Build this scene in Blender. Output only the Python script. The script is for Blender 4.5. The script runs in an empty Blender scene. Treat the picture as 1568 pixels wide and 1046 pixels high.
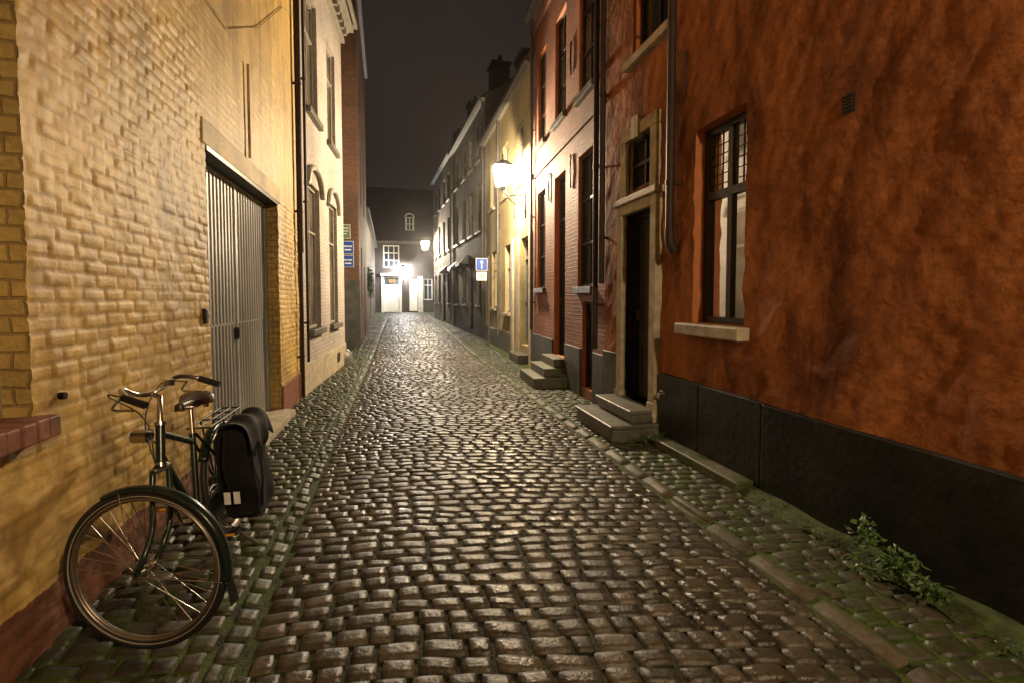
import bpy, math, random
import numpy as np
from mathutils import Vector, Matrix
random.seed(4); rng=np.random.default_rng(7)
scene=bpy.context.scene
TH=math.radians(13.2)

# ---------------------------------------------------------------- noise
_T=rng.random((256,256))
def vn(x,y):
    x=np.asarray(x,float); y=np.asarray(y,float)
    xi=np.floor(x).astype(int); yi=np.floor(y).astype(int)
    fx=x-xi; fy=y-yi; fx=fx*fx*(3-2*fx); fy=fy*fy*(3-2*fy)
    a=_T[xi&255,yi&255]; b=_T[(xi+1)&255,yi&255]; c=_T[xi&255,(yi+1)&255]; d=_T[(xi+1)&255,(yi+1)&255]
    return (a*(1-fx)+b*fx)*(1-fy)+(c*(1-fx)+d*fx)*fy
def fbm(x,y,o=4):
    r=0;a=.5
    for i in range(o):
        r=r+a*(vn(x*2**i+17*i,y*2**i+31*i)-.5); a*=.5
    return r
def sm(a,b,x):
    t=np.clip((x-a)/(b-a),0,1); return t*t*(3-2*t)

# ---------------------------------------------------------------- materials
class M:
    def __init__(s,name):
        s.m=bpy.data.materials.new(name); s.m.use_nodes=True
        s.t=s.m.node_tree; s.n=s.t.nodes; s.b=s.n['Principled BSDF']
    def N(s,t,**k):
        n=s.n.new(t)
        for a,v in k.items(): setattr(n,a,v)
        return n
    def L(s,a,b): s.t.links.new(a,b)
    def noise(s,co,scale,detail=4,rough=.55,dist=0):
        n=s.N('ShaderNodeTexNoise'); n.inputs['Scale'].default_value=scale; n.inputs['Detail'].default_value=detail
        n.inputs['Roughness'].default_value=rough; n.inputs['Distortion'].default_value=dist
        s.L(co,n.inputs['Vector']); return n
    def ramp(s,fac,stops):
        r=s.N('ShaderNodeValToRGB'); e=r.color_ramp.elements
        while len(e)<len(stops): e.new(.5)
        for i,(p,c) in enumerate(stops):
            e[i].position=p; e[i].color=(*c,1) if len(c)==3 else c
        s.L(fac,r.inputs['Fac']); return r
    def mix(s,fac,a,b,mode='MIX'):
        m=s.N('ShaderNodeMix',data_type='RGBA',blend_type=mode)
        if isinstance(fac,(int,float)): m.inputs['Factor'].default_value=fac
        else: s.L(fac,m.inputs['Factor'])
        for v,k in ((a,6),(b,7)):
            if isinstance(v,tuple): m.inputs[k].default_value=(*v,1)
            else: s.L(v,m.inputs[k])
        return m.outputs[2]
    def math(s,op,a,b=0.0):
        m=s.N('ShaderNodeMath',operation=op)
        for v,k in ((a,0),(b,1)):
            if isinstance(v,(int,float)): m.inputs[k].default_value=v
            else: s.L(v,m.inputs[k])
        return m.outputs[0]
    def mapping(s,co,scale):
        m=s.N('ShaderNodeMapping'); m.inputs['Scale'].default_value=scale; s.L(co,m.inputs['Vector']); return m.outputs[0]

def plain(name,c,rough=.6,metal=0,var=.25,vs=6,bump=.15,bs=60,coord='Object',spec=.5,stretch=(1,1,1)):
    m=M(name); tc=m.N('ShaderNodeTexCoord'); co=tc.outputs[coord]
    if stretch!=(1,1,1): co=m.mapping(co,stretch)
    n=m.noise(co,vs,3)
    r=m.ramp(n.outputs['Fac'],[(.3,tuple(x*(1-var) for x in c)),(.7,tuple(min(1,x*(1+var)) for x in c))])
    m.L(r.outputs[0],m.b.inputs['Base Color'])
    m.b.inputs['Roughness'].default_value=rough; m.b.inputs['Metallic'].default_value=metal
    m.b.inputs['Specular IOR Level'].default_value=spec
    if bump:
        n2=m.noise(co,bs,3); b=m.N('ShaderNodeBump'); b.inputs['Strength'].default_value=bump; b.inputs['Distance'].default_value=.01
        m.L(n2.outputs['Fac'],b.inputs['Height']); m.L(b.outputs[0],m.b.inputs['Normal'])
    return m.m

def brick(name,c1,c2,cm,w=.2,h=.065,mort=.008,rough=.75,bump=.6,dist=.012,stain=.45,smooth=.4):
    m=M(name); tc=m.N('ShaderNodeTexCoord'); uv=tc.outputs['UV']
    nd=m.noise(uv,6,1); v=m.N('ShaderNodeVectorMath',operation='SCALE'); sub=m.N('ShaderNodeVectorMath',operation='SUBTRACT')
    m.L(nd.outputs['Color'],sub.inputs[0]); sub.inputs[1].default_value=(.5,.5,.5)
    m.L(sub.outputs[0],v.inputs[0]); v.inputs['Scale'].default_value=dist*2
    ad=m.N('ShaderNodeVectorMath',operation='ADD'); m.L(uv,ad.inputs[0]); m.L(v.outputs[0],ad.inputs[1])
    bt=m.N('ShaderNodeTexBrick'); m.L(ad.outputs[0],bt.inputs['Vector'])
    bt.inputs['Color1'].default_value=(*c1,1); bt.inputs['Color2'].default_value=(*c2,1); bt.inputs['Mortar'].default_value=(*cm,1)
    bt.inputs['Scale'].default_value=1; bt.inputs['Brick Width'].default_value=w; bt.inputs['Row Height'].default_value=h
    bt.inputs['Mortar Size'].default_value=mort; bt.inputs['Mortar Smooth'].default_value=smooth
    n1=m.noise(uv,.9,4,.6); r1=m.ramp(n1.outputs['Fac'],[(.35,(1-stain,)*3),(.62,(1,1,1))])
    n3=m.noise(uv,14,3,.6); r3=m.ramp(n3.outputs['Fac'],[(.3,(.7,)*3),(.7,(1.0,)*3)])
    c=m.mix(1.0,bt.outputs['Color'],r1.outputs[0],'MULTIPLY'); c=m.mix(1.0,c,r3.outputs[0],'MULTIPLY')
    m.L(c,m.b.inputs['Base Color']); m.b.inputs['Roughness'].default_value=rough
    n2=m.noise(uv,45,3,.65)
    hgt=m.math('ADD',m.math('SUBTRACT',1.0,bt.outputs['Fac']),m.math('MULTIPLY',n2.outputs['Fac'],.8))
    b=m.N('ShaderNodeBump'); b.inputs['Strength'].default_value=bump; b.inputs['Distance'].default_value=.012
    m.L(hgt,b.inputs['Height']); m.L(b.outputs[0],m.b.inputs['Normal'])
    return m.m

def glass_dark(name,c=(.02,.022,.025),rough=.08):
    m=M(name); tc=m.N('ShaderNodeTexCoord'); n=m.noise(tc.outputs['Object'],1.4,2)
    r=m.ramp(n.outputs['Fac'],[(.35,c),(.7,tuple(x*2.4 for x in c))]); m.L(r.outputs[0],m.b.inputs['Base Color'])
    m.b.inputs['Roughness'].default_value=rough
    b=m.N('ShaderNodeBump'); b.inputs['Strength'].default_value=.05; m.L(n.outputs['Fac'],b.inputs['Height']); m.L(b.outputs[0],m.b.inputs['Normal'])
    return m.m
def glass_clear(name):
    m=M(name); out=m.n['Material Output']
    t=m.N('ShaderNodeBsdfTransparent'); g=m.N('ShaderNodeBsdfGlossy'); g.inputs['Roughness'].default_value=.05
    g.inputs['Color'].default_value=(.55,.55,.55,1)
    t.inputs['Color'].default_value=(.65,.67,.65,1)
    fr=m.N('ShaderNodeFresnel'); fr.inputs['IOR'].default_value=1.4
    mx=m.N('ShaderNodeMixShader'); m.L(fr.outputs[0],mx.inputs[0]); m.L(t.outputs[0],mx.inputs[1]); m.L(g.outputs[0],mx.inputs[2])
    m.L(mx.outputs[0],out.inputs['Surface']); return m.m
def emis(name,c,s,transp=False):
    m=M(name); out=m.n['Material Output']; e=m.N('ShaderNodeEmission'); e.inputs[0].default_value=(*c,1); e.inputs[1].default_value=s
    if transp:
        t=m.N('ShaderNodeBsdfTransparent'); a=m.N('ShaderNodeAddShader'); m.L(e.outputs[0],a.inputs[0]); m.L(t.outputs[0],a.inputs[1]); m.L(a.outputs[0],out.inputs['Surface'])
    else: m.L(e.outputs[0],out.inputs['Surface'])
    try: m.m.cycles.emission_sampling='NONE'
    except Exception: pass
    return m.m

# displaced painted brick (relief is real mesh; paint, chips and dirt in shader)
def painted(name,c,dirt,joint):
    m=M(name); tc=m.N('ShaderNodeTexCoord'); co=tc.outputs['UV']
    n1=m.noise(co,1.3,5,.68); r1=m.ramp(n1.outputs['Fac'],[(.34,dirt),(.56,c)])
    st=m.mapping(co,(5,.6,1)); ns=m.noise(st,1.0,3,.6); rs=m.ramp(ns.outputs['Fac'],[(.35,(.66,.63,.58)),(.55,(1,1,1))])
    base=m.mix(1.0,r1.outputs[0],rs.outputs[0],'MULTIPLY')
    at=m.N('ShaderNodeAttribute',attribute_name='cav')
    n4=m.noise(co,7,3,.7); r4=m.ramp(n4.outputs['Fac'],[(.35,(.2,)*3),(.65,(.9,)*3)]); f=m.math('MULTIPLY',at.outputs['Fac'],r4.outputs[0])
    c1=m.mix(f,base,joint)
    n5=m.noise(co,20,4,.75); r5=m.ramp(n5.outputs['Fac'],[(.62,(0,0,0)),(.68,(1,1,1))])
    f5=m.math('MULTIPLY',r5.outputs[0],.65)
    c2=m.mix(f5,c1,tuple(x*.40 for x in c))
    sp=m.N('ShaderNodeSeparateXYZ'); m.L(co,sp.inputs[0])
    zz=m.math('ADD',sp.outputs[1],m.math('MULTIPLY',m.math('SUBTRACT',n4.outputs['Fac'],.5),.06))
    lt=m.math('LESS_THAN',zz,.24)
    rb=m.ramp(n4.outputs['Fac'],[(.3,(.10,.045,.025)),(.7,(.26,.11,.06))])
    c3=m.mix(lt,c2,rb.outputs[0])
    m.L(c3,m.b.inputs['Base Color']); m.b.inputs['Roughness'].default_value=.55
    n2=m.noise(co,60,3,.7); b=m.N('ShaderNodeBump'); b.inputs['Strength'].default_value=.45; b.inputs['Distance'].default_value=.006
    m.L(n2.outputs['Fac'],b.inputs['Height']); m.L(b.outputs[0],m.b.inputs['Normal']); return m.m

def stucco(name,c,d):
    m=M(name); tc=m.N('ShaderNodeTexCoord'); co=tc.outputs['UV']
    st=m.mapping(co,(2.6,.8,1)); n0=m.noise(st,1.0,5,.66,.6); n1=m.noise(co,.55,4,.6)
    f=m.math('ADD',m.math('MULTIPLY',n0.outputs['Fac'],.6),m.math('MULTIPLY',n1.outputs['Fac'],.4))
    r=m.ramp(f,[(.40,d),(.49,tuple(a*.6+b*.4 for a,b in zip(c,d))),(.58,c)])
    n3=m.noise(co,26,4,.7); r3=m.ramp(n3.outputs['Fac'],[(.3,(.62,)*3),(.65,(1,)*3)])
    m.L(m.mix(1.0,r.outputs[0],r3.outputs[0],'MULTIPLY'),m.b.inputs['Base Color']); m.b.inputs['Roughness'].default_value=.85
    m.b.inputs['Specular IOR Level'].default_value=.25
    n2=m.noise(co,6,3,.6); n4=m.noise(co,60,3,.7)
    h=m.math('ADD',n2.outputs['Fac'],m.math('MULTIPLY',n4.outputs['Fac'],.14))
    b=m.N('ShaderNodeBump'); b.inputs['Strength'].default_value=.5; b.inputs['Distance'].default_value=.035
    m.L(h,b.inputs['Height']); m.L(b.outputs[0],m.b.inputs['Normal']); return m.m

def settmat(name,stops,rough=(.22,.5),moss=0,bump=.5,spec=.5):
    m=M(name); tc=m.N('ShaderNodeTexCoord'); co=tc.outputs['Object']
    at=m.N('ShaderNodeAttribute',attribute_name='rnd'); r=m.ramp(at.outputs['Fac'],stops)
    n=m.noise(co,26,4,.7); rr=m.ramp(n.outputs['Fac'],[(.3,(.5,)*3),(.7,(1.15,)*3)])
    c=m.mix(1.0,r.outputs[0],rr.outputs[0],'MULTIPLY')
    if moss:
        nm=m.noise(co,4.2,5,.72); th=.70-.27*moss; rm=m.ramp(nm.outputs['Fac'],[(th,(0,)*3),(th+.1,(1,)*3)])
        c=m.mix(m.math('MULTIPLY',rm.outputs[0],.85),c,(.036,.058,.011))
    m.L(c,m.b.inputs['Base Color']); m.b.inputs['Specular IOR Level'].default_value=spec
    nr=m.noise(co,1.6,4,.65); mr=m.N('ShaderNodeMapRange'); m.L(nr.outputs['Fac'],mr.inputs[0])
    mr.inputs[1].default_value=.36; mr.inputs[2].default_value=.62; mr.inputs[3].default_value=rough[0]; mr.inputs[4].default_value=rough[1]
    m.L(mr.outputs[0],m.b.inputs['Roughness'])
    n2=m.noise(co,48,3,.62); b=m.N('ShaderNodeBump'); b.inputs['Strength'].default_value=bump; b.inputs['Distance'].default_value=.008
    m.L(n2.outputs['Fac'],b.inputs['Height']); m.L(b.outputs[0],m.b.inputs['Normal']); return m.m

m_yel=painted('yellow_painted_brick',(.66,.45,.135),(.42,.27,.085),(.19,.12,.04))
m_yelb=brick('yellow_reveal_brick',(.56,.38,.11),(.50,.34,.10),(.34,.22,.07),w=.11,h=.075,stain=.4,bump=.8)
m_yelplain=plain('yellow_plaster',(.40,.27,.085),.62,var=.5,vs=2.2,bump=.5,bs=30)
m_or=stucco('orange_stucco',(.43,.155,.055),(.16,.052,.021))
m_orlight=plain('orange_reveal',(.45,.15,.05),.6,var=.15)
m_orb=brick('orange_painted_brick',(.36,.14,.075),(.30,.11,.06),(.20,.075,.04),stain=.45,bump=.9)
m_white=brick('white_painted_brick',(.54,.48,.44),(.50,.45,.41),(.38,.34,.31),stain=.3,bump=.6)
m_brown=brick('brown_brick',(.20,.085,.045),(.13,.06,.035),(.16,.13,.10),stain=.4)
m_roofb=brick('dark_end_roof',(.05,.025,.018),(.038,.02,.015),(.02,.012,.01),stain=.4)
m_cyel=brick('pale_yellow_brick',(.58,.47,.24),(.54,.44,.22),(.42,.33,.16),stain=.35,bump=.5)
m_grey=brick('grey_brick',(.20,.16,.12),(.15,.12,.09),(.11,.09,.07),stain=.5)
m_grey2=brick('dark_brick',(.13,.10,.07),(.10,.075,.055),(.08,.065,.05),stain=.4)
m_endw=brick('end_house_brick',(.085,.062,.045),(.065,.05,.036),(.05,.042,.033),stain=.4)
m_far=plain('whitewashed_wall',(.45,.42,.36),.8,var=.2)
m_stone=plain('bluestone',(.11,.104,.088),.42,var=.4,vs=9,bump=.4,bs=50)
m_lstone=plain('light_stone',(.40,.34,.25),.6,var=.3,vs=7,bump=.4,bs=45)
m_mstone=settmat('mossy_step_stone',[(0,(.13,.12,.085)),(1,(.17,.16,.11))],(.4,.6),moss=.8)
m_plinth=plain('black_plinth_paint',(.016,.0155,.015),.45,var=.6,vs=2.5,bump=.6,bs=14,spec=.4)
m_gplinth=plain('grey_plinth',(.055,.055,.055),.6,var=.4,vs=4,bump=.4,bs=30)
m_redbase=plain('red_base_paint',(.20,.075,.045),.6,var=.4,vs=8,bump=.4,bs=30)
m_black=plain('black_paint',(.012,.012,.013),.35,var=.3,bump=.05)
m_door=plain('dark_green_door_paint',(.045,.046,.036),.35,var=.3,bump=.1)
m_dark=plain('dark_wood',(.018,.015,.012),.4,var=.4,vs=9,bump=.1)
m_wframe=plain('pale_window_paint',(.28,.26,.22),.5,var=.15)
m_zinc=plain('zinc_pipe',(.10,.09,.08),.5,.3,var=.3)
m_bpipe=plain('brown_pipe',(.035,.02,.015),.6,0,var=.3,spec=.3)
m_tile=brick('roof_tiles',(.05,.024,.017),(.038,.019,.014),(.016,.010,.008),w=.22,h=.3,mort=.03,stain=.4)
m_garage=plain('galvanised_door',(.33,.335,.33),.40,.25,var=.3,vs=2,bump=.08,bs=30,stretch=(1,1,.3))
m_glass=glass_dark('window_glass'); m_glassb=glass_dark('curtained_glass',(.075,.062,.05),.12); m_clear=glass_clear('clear_glass')
m_curt=plain('cream_curtain',(.13,.10,.07),.85,var=.3,vs=2)
m_green=plain('green_door',(.09,.13,.09),.5,var=.2)
m_wdoor=plain('white_door',(.7,.68,.62),.5,var=.08)
m_iron=plain('wrought_iron',(.012,.012,.012),.4,.6,var=.2)
m_sett=settmat('wet_setts',[(0,(.038,.031,.023)),(.5,(.066,.054,.039)),(1,(.11,.090,.066))],(.27,.54),moss=.14,bump=.7,spec=.42)
m_side=settmat('mossy_setts',[(0,(.036,.030,.021)),(.5,(.052,.044,.030)),(1,(.075,.063,.042))],(.40,.66),moss=.80,spec=.4)
m_kerb=settmat('kerb_stone',[(0,(.07,.058,.038)),(1,(.125,.103,.067))],(.5,.7),moss=.5,spec=.3)
m_leaf=plain('weed_leaf',(.05,.105,.018),.5,var=.5,vs=14,bump=0)
m_moss=plain('moss',(.036,.054,.011),.85,var=.6,vs=12,bump=.9,bs=60)
m_warm=emis('lit_window',(1,.62,.25),.9)
def ground_mat():
    m=M('joint_earth'); tc=m.N('ShaderNodeTexCoord'); co=tc.outputs['Object']
    n=m.noise(co,7,5,.7); sp=m.N('ShaderNodeSeparateXYZ'); m.L(co,sp.inputs[0])
    ax=m.math('ABSOLUTE',m.math('SUBTRACT',sp.outputs[0],.6)); mr=m.N('ShaderNodeMapRange'); m.L(ax,mr.inputs[0])
    mr.inputs[1].default_value=.9; mr.inputs[2].default_value=1.5; mr.inputs[3].default_value=.2; mr.inputs[4].default_value=1.0
    r=m.ramp(n.outputs['Fac'],[(.36,(0,)*3),(.5,(1,)*3)])
    d=m.ramp(n.outputs['Fac'],[(.3,(.010,.008,.006)),(.7,(.022,.017,.012))])
    c=m.mix(m.math('MULTIPLY',r.outputs[0],mr.outputs[0]),d.outputs[0],(.055,.085,.013))
    m.L(c,m.b.inputs['Base Color']); m.b.inputs['Roughness'].default_value=.8; m.b.inputs['Specular IOR Level'].default_value=.3
    b=m.N('ShaderNodeBump'); b.inputs['Strength'].default_value=.8; b.inputs['Distance'].default_value=.02
    n2=m.noise(co,40,3,.7); m.L(n2.outputs['Fac'],b.inputs['Height']); m.L(b.outputs[0],m.b.inputs['Normal']); return m.m
m_dirt=ground_mat()

# ---------------------------------------------------------------- builders
def link(o,parent=None):
    scene.collection.objects.link(o)
    if parent:
        o.parent=parent; o.matrix_parent_inverse=Matrix.Translation(-parent.location)
def empty(name,loc=(0,0,0)):
    e=bpy.data.objects.new(name,None); e.location=loc; e.empty_display_size=.2; scene.collection.objects.link(e); return e
def mobj(name,V,F,mat,parent=None,uv=None,smooth=False,bevel=0,attrs=None):
    me=bpy.data.meshes.new(name); me.from_pydata(V,[],F)
    if uv is not None:
        l=me.uv_layers.new(name='UVMap'); vi=np.empty(len(me.loops),int); me.loops.foreach_get('vertex_index',vi)
        l.data.foreach_set('uv',np.asarray(uv,float)[vi].ravel())
    if attrs:
        for k,a in attrs.items():
            at=me.attributes.new(k,'FLOAT','POINT'); at.data.foreach_set('value',np.asarray(a,float))
    if smooth: me.polygons.foreach_set('use_smooth',[True]*len(me.polygons))
    me.materials.append(mat); me.update()
    o=bpy.data.objects.new(name,me); link(o,parent)
    if bevel:
        md=o.modifiers.new('bevel','BEVEL'); md.width=bevel; md.segments=2; md.limit_method='ANGLE'
    return o
def tube(name,splines,r,mat,parent=None,cyclic=False,res=3,cr=False):
    cu=bpy.data.curves.new(name,'CURVE'); cu.dimensions='3D'; cu.bevel_depth=r; cu.bevel_resolution=res; cu.use_fill_caps=True
    if not isinstance(splines[0][0],(list,tuple,Vector,np.ndarray)): splines=[splines]
    for pts in splines:
        if cr: pts=catmull(pts)
        s=cu.splines.new('POLY'); s.points.add(len(pts)-1)
        for p,q in zip(s.points,pts): p.co=(q[0],q[1],q[2],1)
        s.use_cyclic_u=cyclic; s.use_smooth=True
    cu.materials.append(mat); o=bpy.data.objects.new(name,cu); link(o,parent); return o
def catmull(P,k=6):
    P=[Vector(p) for p in P]; Q=[P[0]*2-P[1]]+P+[P[-1]*2-P[-2]]; out=[]
    for i in range(1,len(Q)-2):
        for j in range(k):
            t=j/k; a,b,c,d=Q[i-1],Q[i],Q[i+1],Q[i+2]
            out.append(.5*((2*b)+(c-a)*t+(2*a-5*b+4*c-d)*t*t+(3*b-a-3*c+d)*t**3))
    out.append(P[-1]); return out

class House:
    def __init__(s,name,loc=(0,0,0)): s.e=empty(name,loc); s.p={}
    def add(s,part,mat,V,F,UV=None,bevel=0,smooth=False):
        d=s.p.setdefault((part,mat.name),dict(mat=mat,V=[],F=[],UV=[],bevel=bevel,smooth=smooth))
        o=len(d['V']); d['V']+= [tuple(v) for v in V]; d['F']+=[tuple(i+o for i in f) for f in F]
        d['UV']+= list(UV) if UV is not None else [(v[1]+v[0],v[2]) for v in V]
    def done(s):
        for k,d in s.p.items(): mobj(k[0],d['V'],d['F'],d['mat'],s.e,d['UV'],d['smooth'],d['bevel'])
class Fr:
    def __init__(s,x0,y0,x1,y1,side):
        s.a=np.array([x0,y0],float); d=np.array([x1-x0,y1-y0]); s.L=float(np.hypot(*d)); s.t=d/s.L
        s.n=np.array([s.t[1],-s.t[0]])*side; s.y0=y0
    def P(s,u,n,z): p=s.a+s.t*u+s.n*n; return (float(p[0]),float(p[1]),float(z))
    def S(s,Y): return (Y-s.y0)/s.t[1]
def box(b,part,mat,fr,s0,s1,n0,n1,z0,z1,bevel=0):
    V=[fr.P(s,n,z) for s in (s0,s1) for n in (n0,n1) for z in (z0,z1)]
    UV=[(s+n,z) for s in (s0,s1) for n in (n0,n1) for z in (z0,z1)]
    F=[(0,1,3,2),(4,6,7,5),(0,4,5,1),(2,3,7,6),(0,2,6,4),(1,5,7,3)]
    b.add(part,mat,V,F,UV,bevel)
def refine(v,step):
    if not step: return np.array(v)
    o=[v[0]]
    for a,c in zip(v[:-1],v[1:]):
        k=max(1,int(math.ceil((c-a)/step))); o+=list(np.linspace(a,c,k+1)[1:])
    return np.array(o)
def wall(b,part,mat,fr,s0,s1,z0,z1,holes=(),rev=.12,step=None,hf=None,revmat=None):
    R=lambda x:round(float(x),4)
    ss=sorted({R(s0),R(s1)}|{R(h[i]) for h in holes for i in (0,1)}); zs=sorted({R(z0),R(z1)}|{R(h[i]) for h in holes for i in (2,3)})
    S=refine(ss,step); Z=refine(zs,step); ns,nz=len(S),len(Z)
    SS,ZZ=np.meshgrid(S,Z,indexing='ij')
    if hf: N,cav=hf(SS,ZZ)
    else: N=np.zeros_like(SS); cav=N
    X=fr.a[0]+fr.t[0]*SS+fr.n[0]*N; Y=fr.a[1]+fr.t[1]*SS+fr.n[1]*N
    V=np.stack([X,Y,ZZ],-1).reshape(-1,3); UV=np.stack([SS,ZZ],-1).reshape(-1,2)
    mask=np.ones((ns-1,nz-1),bool); cs=(S[:-1]+S[1:])/2; cz=(Z[:-1]+Z[1:])/2
    for h in holes: mask&=~(((cs>h[0])&(cs<h[1]))[:,None]&((cz>h[2])&(cz<h[3]))[None,:])
    I,J=np.nonzero(mask); a=I*nz+J; F=np.stack([a,a+nz,a+nz+1,a+1],-1)
    if hf:
        mobj(part,V.tolist(),F.tolist(),mat,b.e,UV,True,attrs={'cav':cav.ravel()})
    else: b.add(part,mat,V.tolist(),F.tolist(),UV.tolist())
    for h in holes:
        rv=h[4] if len(h)>4 else rev; rm=h[5] if len(h)>5 else (revmat or mat)
        i0,i1=[int(np.argmin(abs(S-h[k]))) for k in (0,1)]; j0,j1=[int(np.argmin(abs(Z-h[k]))) for k in (2,3)]
        per=[(i,j0) for i in range(i0,i1)]+[(i1,j) for j in range(j0,j1)]+[(i,j1) for i in range(i1,i0,-1)]+[(i0,j) for j in range(j1,j0,-1)]
        VV=[];UU=[];FF=[];n=len(per)
        for i,j in per:
            k=i*nz+j; VV.append(tuple(V[k])); UU.append((S[i],Z[j]))
        for i,j in per:
            VV.append(fr.P(S[i],-rv,Z[j])); UU.append((S[i]+rv,Z[j]+(rv if j in(j0,j1) else 0)))
        for k in range(n): FF.append((k,(k+1)%n,n+(k+1)%n,n+k))
        b.add('reveals',rm,VV,FF,UU)
def window(b,fr,s0,s1,z0,z1,dep,fm,gm,cols=2,rows=(.7,),fw=.05,bar=.03,tag=''):
    n0=-dep-.01; n1=-dep+.05
    box(b,'window_frames'+tag,fm,fr,s0,s0+fw,n0,n1,z0,z1); box(b,'window_frames'+tag,fm,fr,s1-fw,s1,n0,n1,z0,z1)
    box(b,'window_frames'+tag,fm,fr,s0+fw,s1-fw,n0,n1,z0,z0+fw); box(b,'window_frames'+tag,fm,fr,s0+fw,s1-fw,n0,n1,z1-fw,z1)
    for i in range(1,cols):
        s=s0+(s1-s0)*i/cols; box(b,'window_frames'+tag,fm,fr,s-bar/2,s+bar/2,n0+.012,n1-.01,z0+fw,z1-fw)
    for r in rows:
        z=z0+(z1-z0)*r; box(b,'window_frames'+tag,fm,fr,s0+fw,s1-fw,n0+.015,n1-.004,z-bar*.6,z+bar*.6)
    V=[fr.P(s0,-dep+.012,z0),fr.P(s1,-dep+.012,z0),fr.P(s1,-dep+.012,z1),fr.P(s0,-dep+.012,z1)]
    b.add('glass'+tag,gm,V,[(0,1,2,3)],[(s0,z0),(s1,z0),(s1,z1),(s0,z1)])
def door(b,fr,s0,s1,z0,z1,dep,fm,dm,tr=0):
    fw=.05; n0=-dep-.03; n1=-dep+.04
    box(b,'door_frame',fm,fr,s0,s0+fw,n0,n1,z0,z1); box(b,'door_frame',fm,fr,s1-fw,s1,n0,n1,z0,z1); box(b,'door_frame',fm,fr,s0+fw,s1-fw,n0,n1,z1-fw,z1)
    zt=z1-fw
    if tr:
        box(b,'door_frame',fm,fr,s0+fw,s1-fw,n0,n1+.01,z1-tr-.03,z1-tr+.03)
        V=[fr.P(s,-dep,z) for s,z in ((s0,z1-tr),(s1,z1-tr),(s1,z1),(s0,z1))]; b.add('door_glass',m_glass,V,[(0,1,2,3)]); zt=z1-tr-.03
    box(b,'door_leaf',dm,fr,s0+fw,s1-fw,n0,-dep,z0,zt)
    w=s1-s0-2*fw; H=zt-z0
    for (a,c,e,f) in ((.12,.46,.06,.3),(.54,.88,.06,.3),(.12,.46,.36,.94),(.54,.88,.36,.94)):
        A=s0+fw+w*a; C=s0+fw+w*c; E=z0+H*e; G=z0+H*f; t=.022
        for q in ((A,C,E,E+t),(A,C,G-t,G),(A,A+t,E+t,G-t),(C-t,C,E+t,G-t)):
            box(b,'door_panels',dm,fr,q[0],q[1],-dep,-dep+.015,q[2],q[3])
    box(b,'door_handle',m_zinc,fr,s0+fw+w*.86,s0+fw+w*.9,-dep,-dep+.06,z0+.95,z0+1.07)
def body(b,fr,s0,s1,eave,rise,depth=6,wm=None,z0=-.3,gut=True,over=.15):
    e=.004
    for s in (s0+e,s1-e):
        V=[fr.P(s,-.002,z0),fr.P(s,-.002,eave),fr.P(s,-depth/2,eave+rise),fr.P(s,-depth,eave),fr.P(s,-depth,z0)]
        b.add('gable_walls',wm,V,[(0,1,2,3,4)],[(0,z0),(0,eave),(depth/2,eave+rise),(depth,eave),(depth,z0)])
    V=[fr.P(s0,-depth,z0),fr.P(s1,-depth,z0),fr.P(s1,-depth,eave),fr.P(s0,-depth,eave)]; b.add('back_wall',wm,V,[(0,1,2,3)])
    sl=math.hypot(depth/2,rise); k=rise/(depth/2)
    V=[fr.P(s0,over,eave-k*over+.03),fr.P(s1,over,eave-k*over+.03),fr.P(s1,-depth/2,eave+rise+.03),fr.P(s0,-depth/2,eave+rise+.03),fr.P(s1,-depth-.1,eave),fr.P(s0,-depth-.1,eave)]
    b.add('roof',m_tile,V,[(0,1,2,3),(3,2,4,5)],[(s0,0),(s1,0),(s1,sl),(s0,sl),(s1,2*sl),(s0,2*sl)])
    if gut:
        box(b,'gutter',m_zinc,fr,s0+.01,s1-.01,over-.04,over+.08,eave-k*over-.12,eave-k*over-.01)
        box(b,'eave_board',m_wframe,fr,s0+.012,s1-.012,.002,over-.045,eave-.2,eave-.1)
def sill(b,fr,s0,s1,z,mat,h=.09,out=.08,ov=.06): box(b,'window_sills',mat,fr,s0-ov,s1+ov,-.1,out,z-h,z,bevel=.008)
def pipe(b,fr,s,n,z0,z1,r,mat,name='downpipe'):
    tube(name,[fr.P(s,n,z1),fr.P(s,n,z0)],r,mat,b.e)
    z=z0+.6
    while z<z1: 
        tube('pipe_bracket',[fr.P(s,n,z),fr.P(s,n,z+.04)],r*1.15,mat,b.e); box(b,'pipe_clamps',mat,fr,s-.012,s+.012,-.01,n,z,z+.03); z+=1.9
def anchor(b,fr,s,z,h=.45):
    tube('wall_anchor',[fr.P(s,.02,z),fr.P(s+.01,.03,z+h*.5),fr.P(s,.02,z+h)],.014,m_iron,b.e)
    tube('wall_anchor',[fr.P(s-.05,.025,z+h*.93),fr.P(s,.025,z+h*.8),fr.P(s+.05,.025,z+h*.93)],.01,m_iron,b.e)

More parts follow.
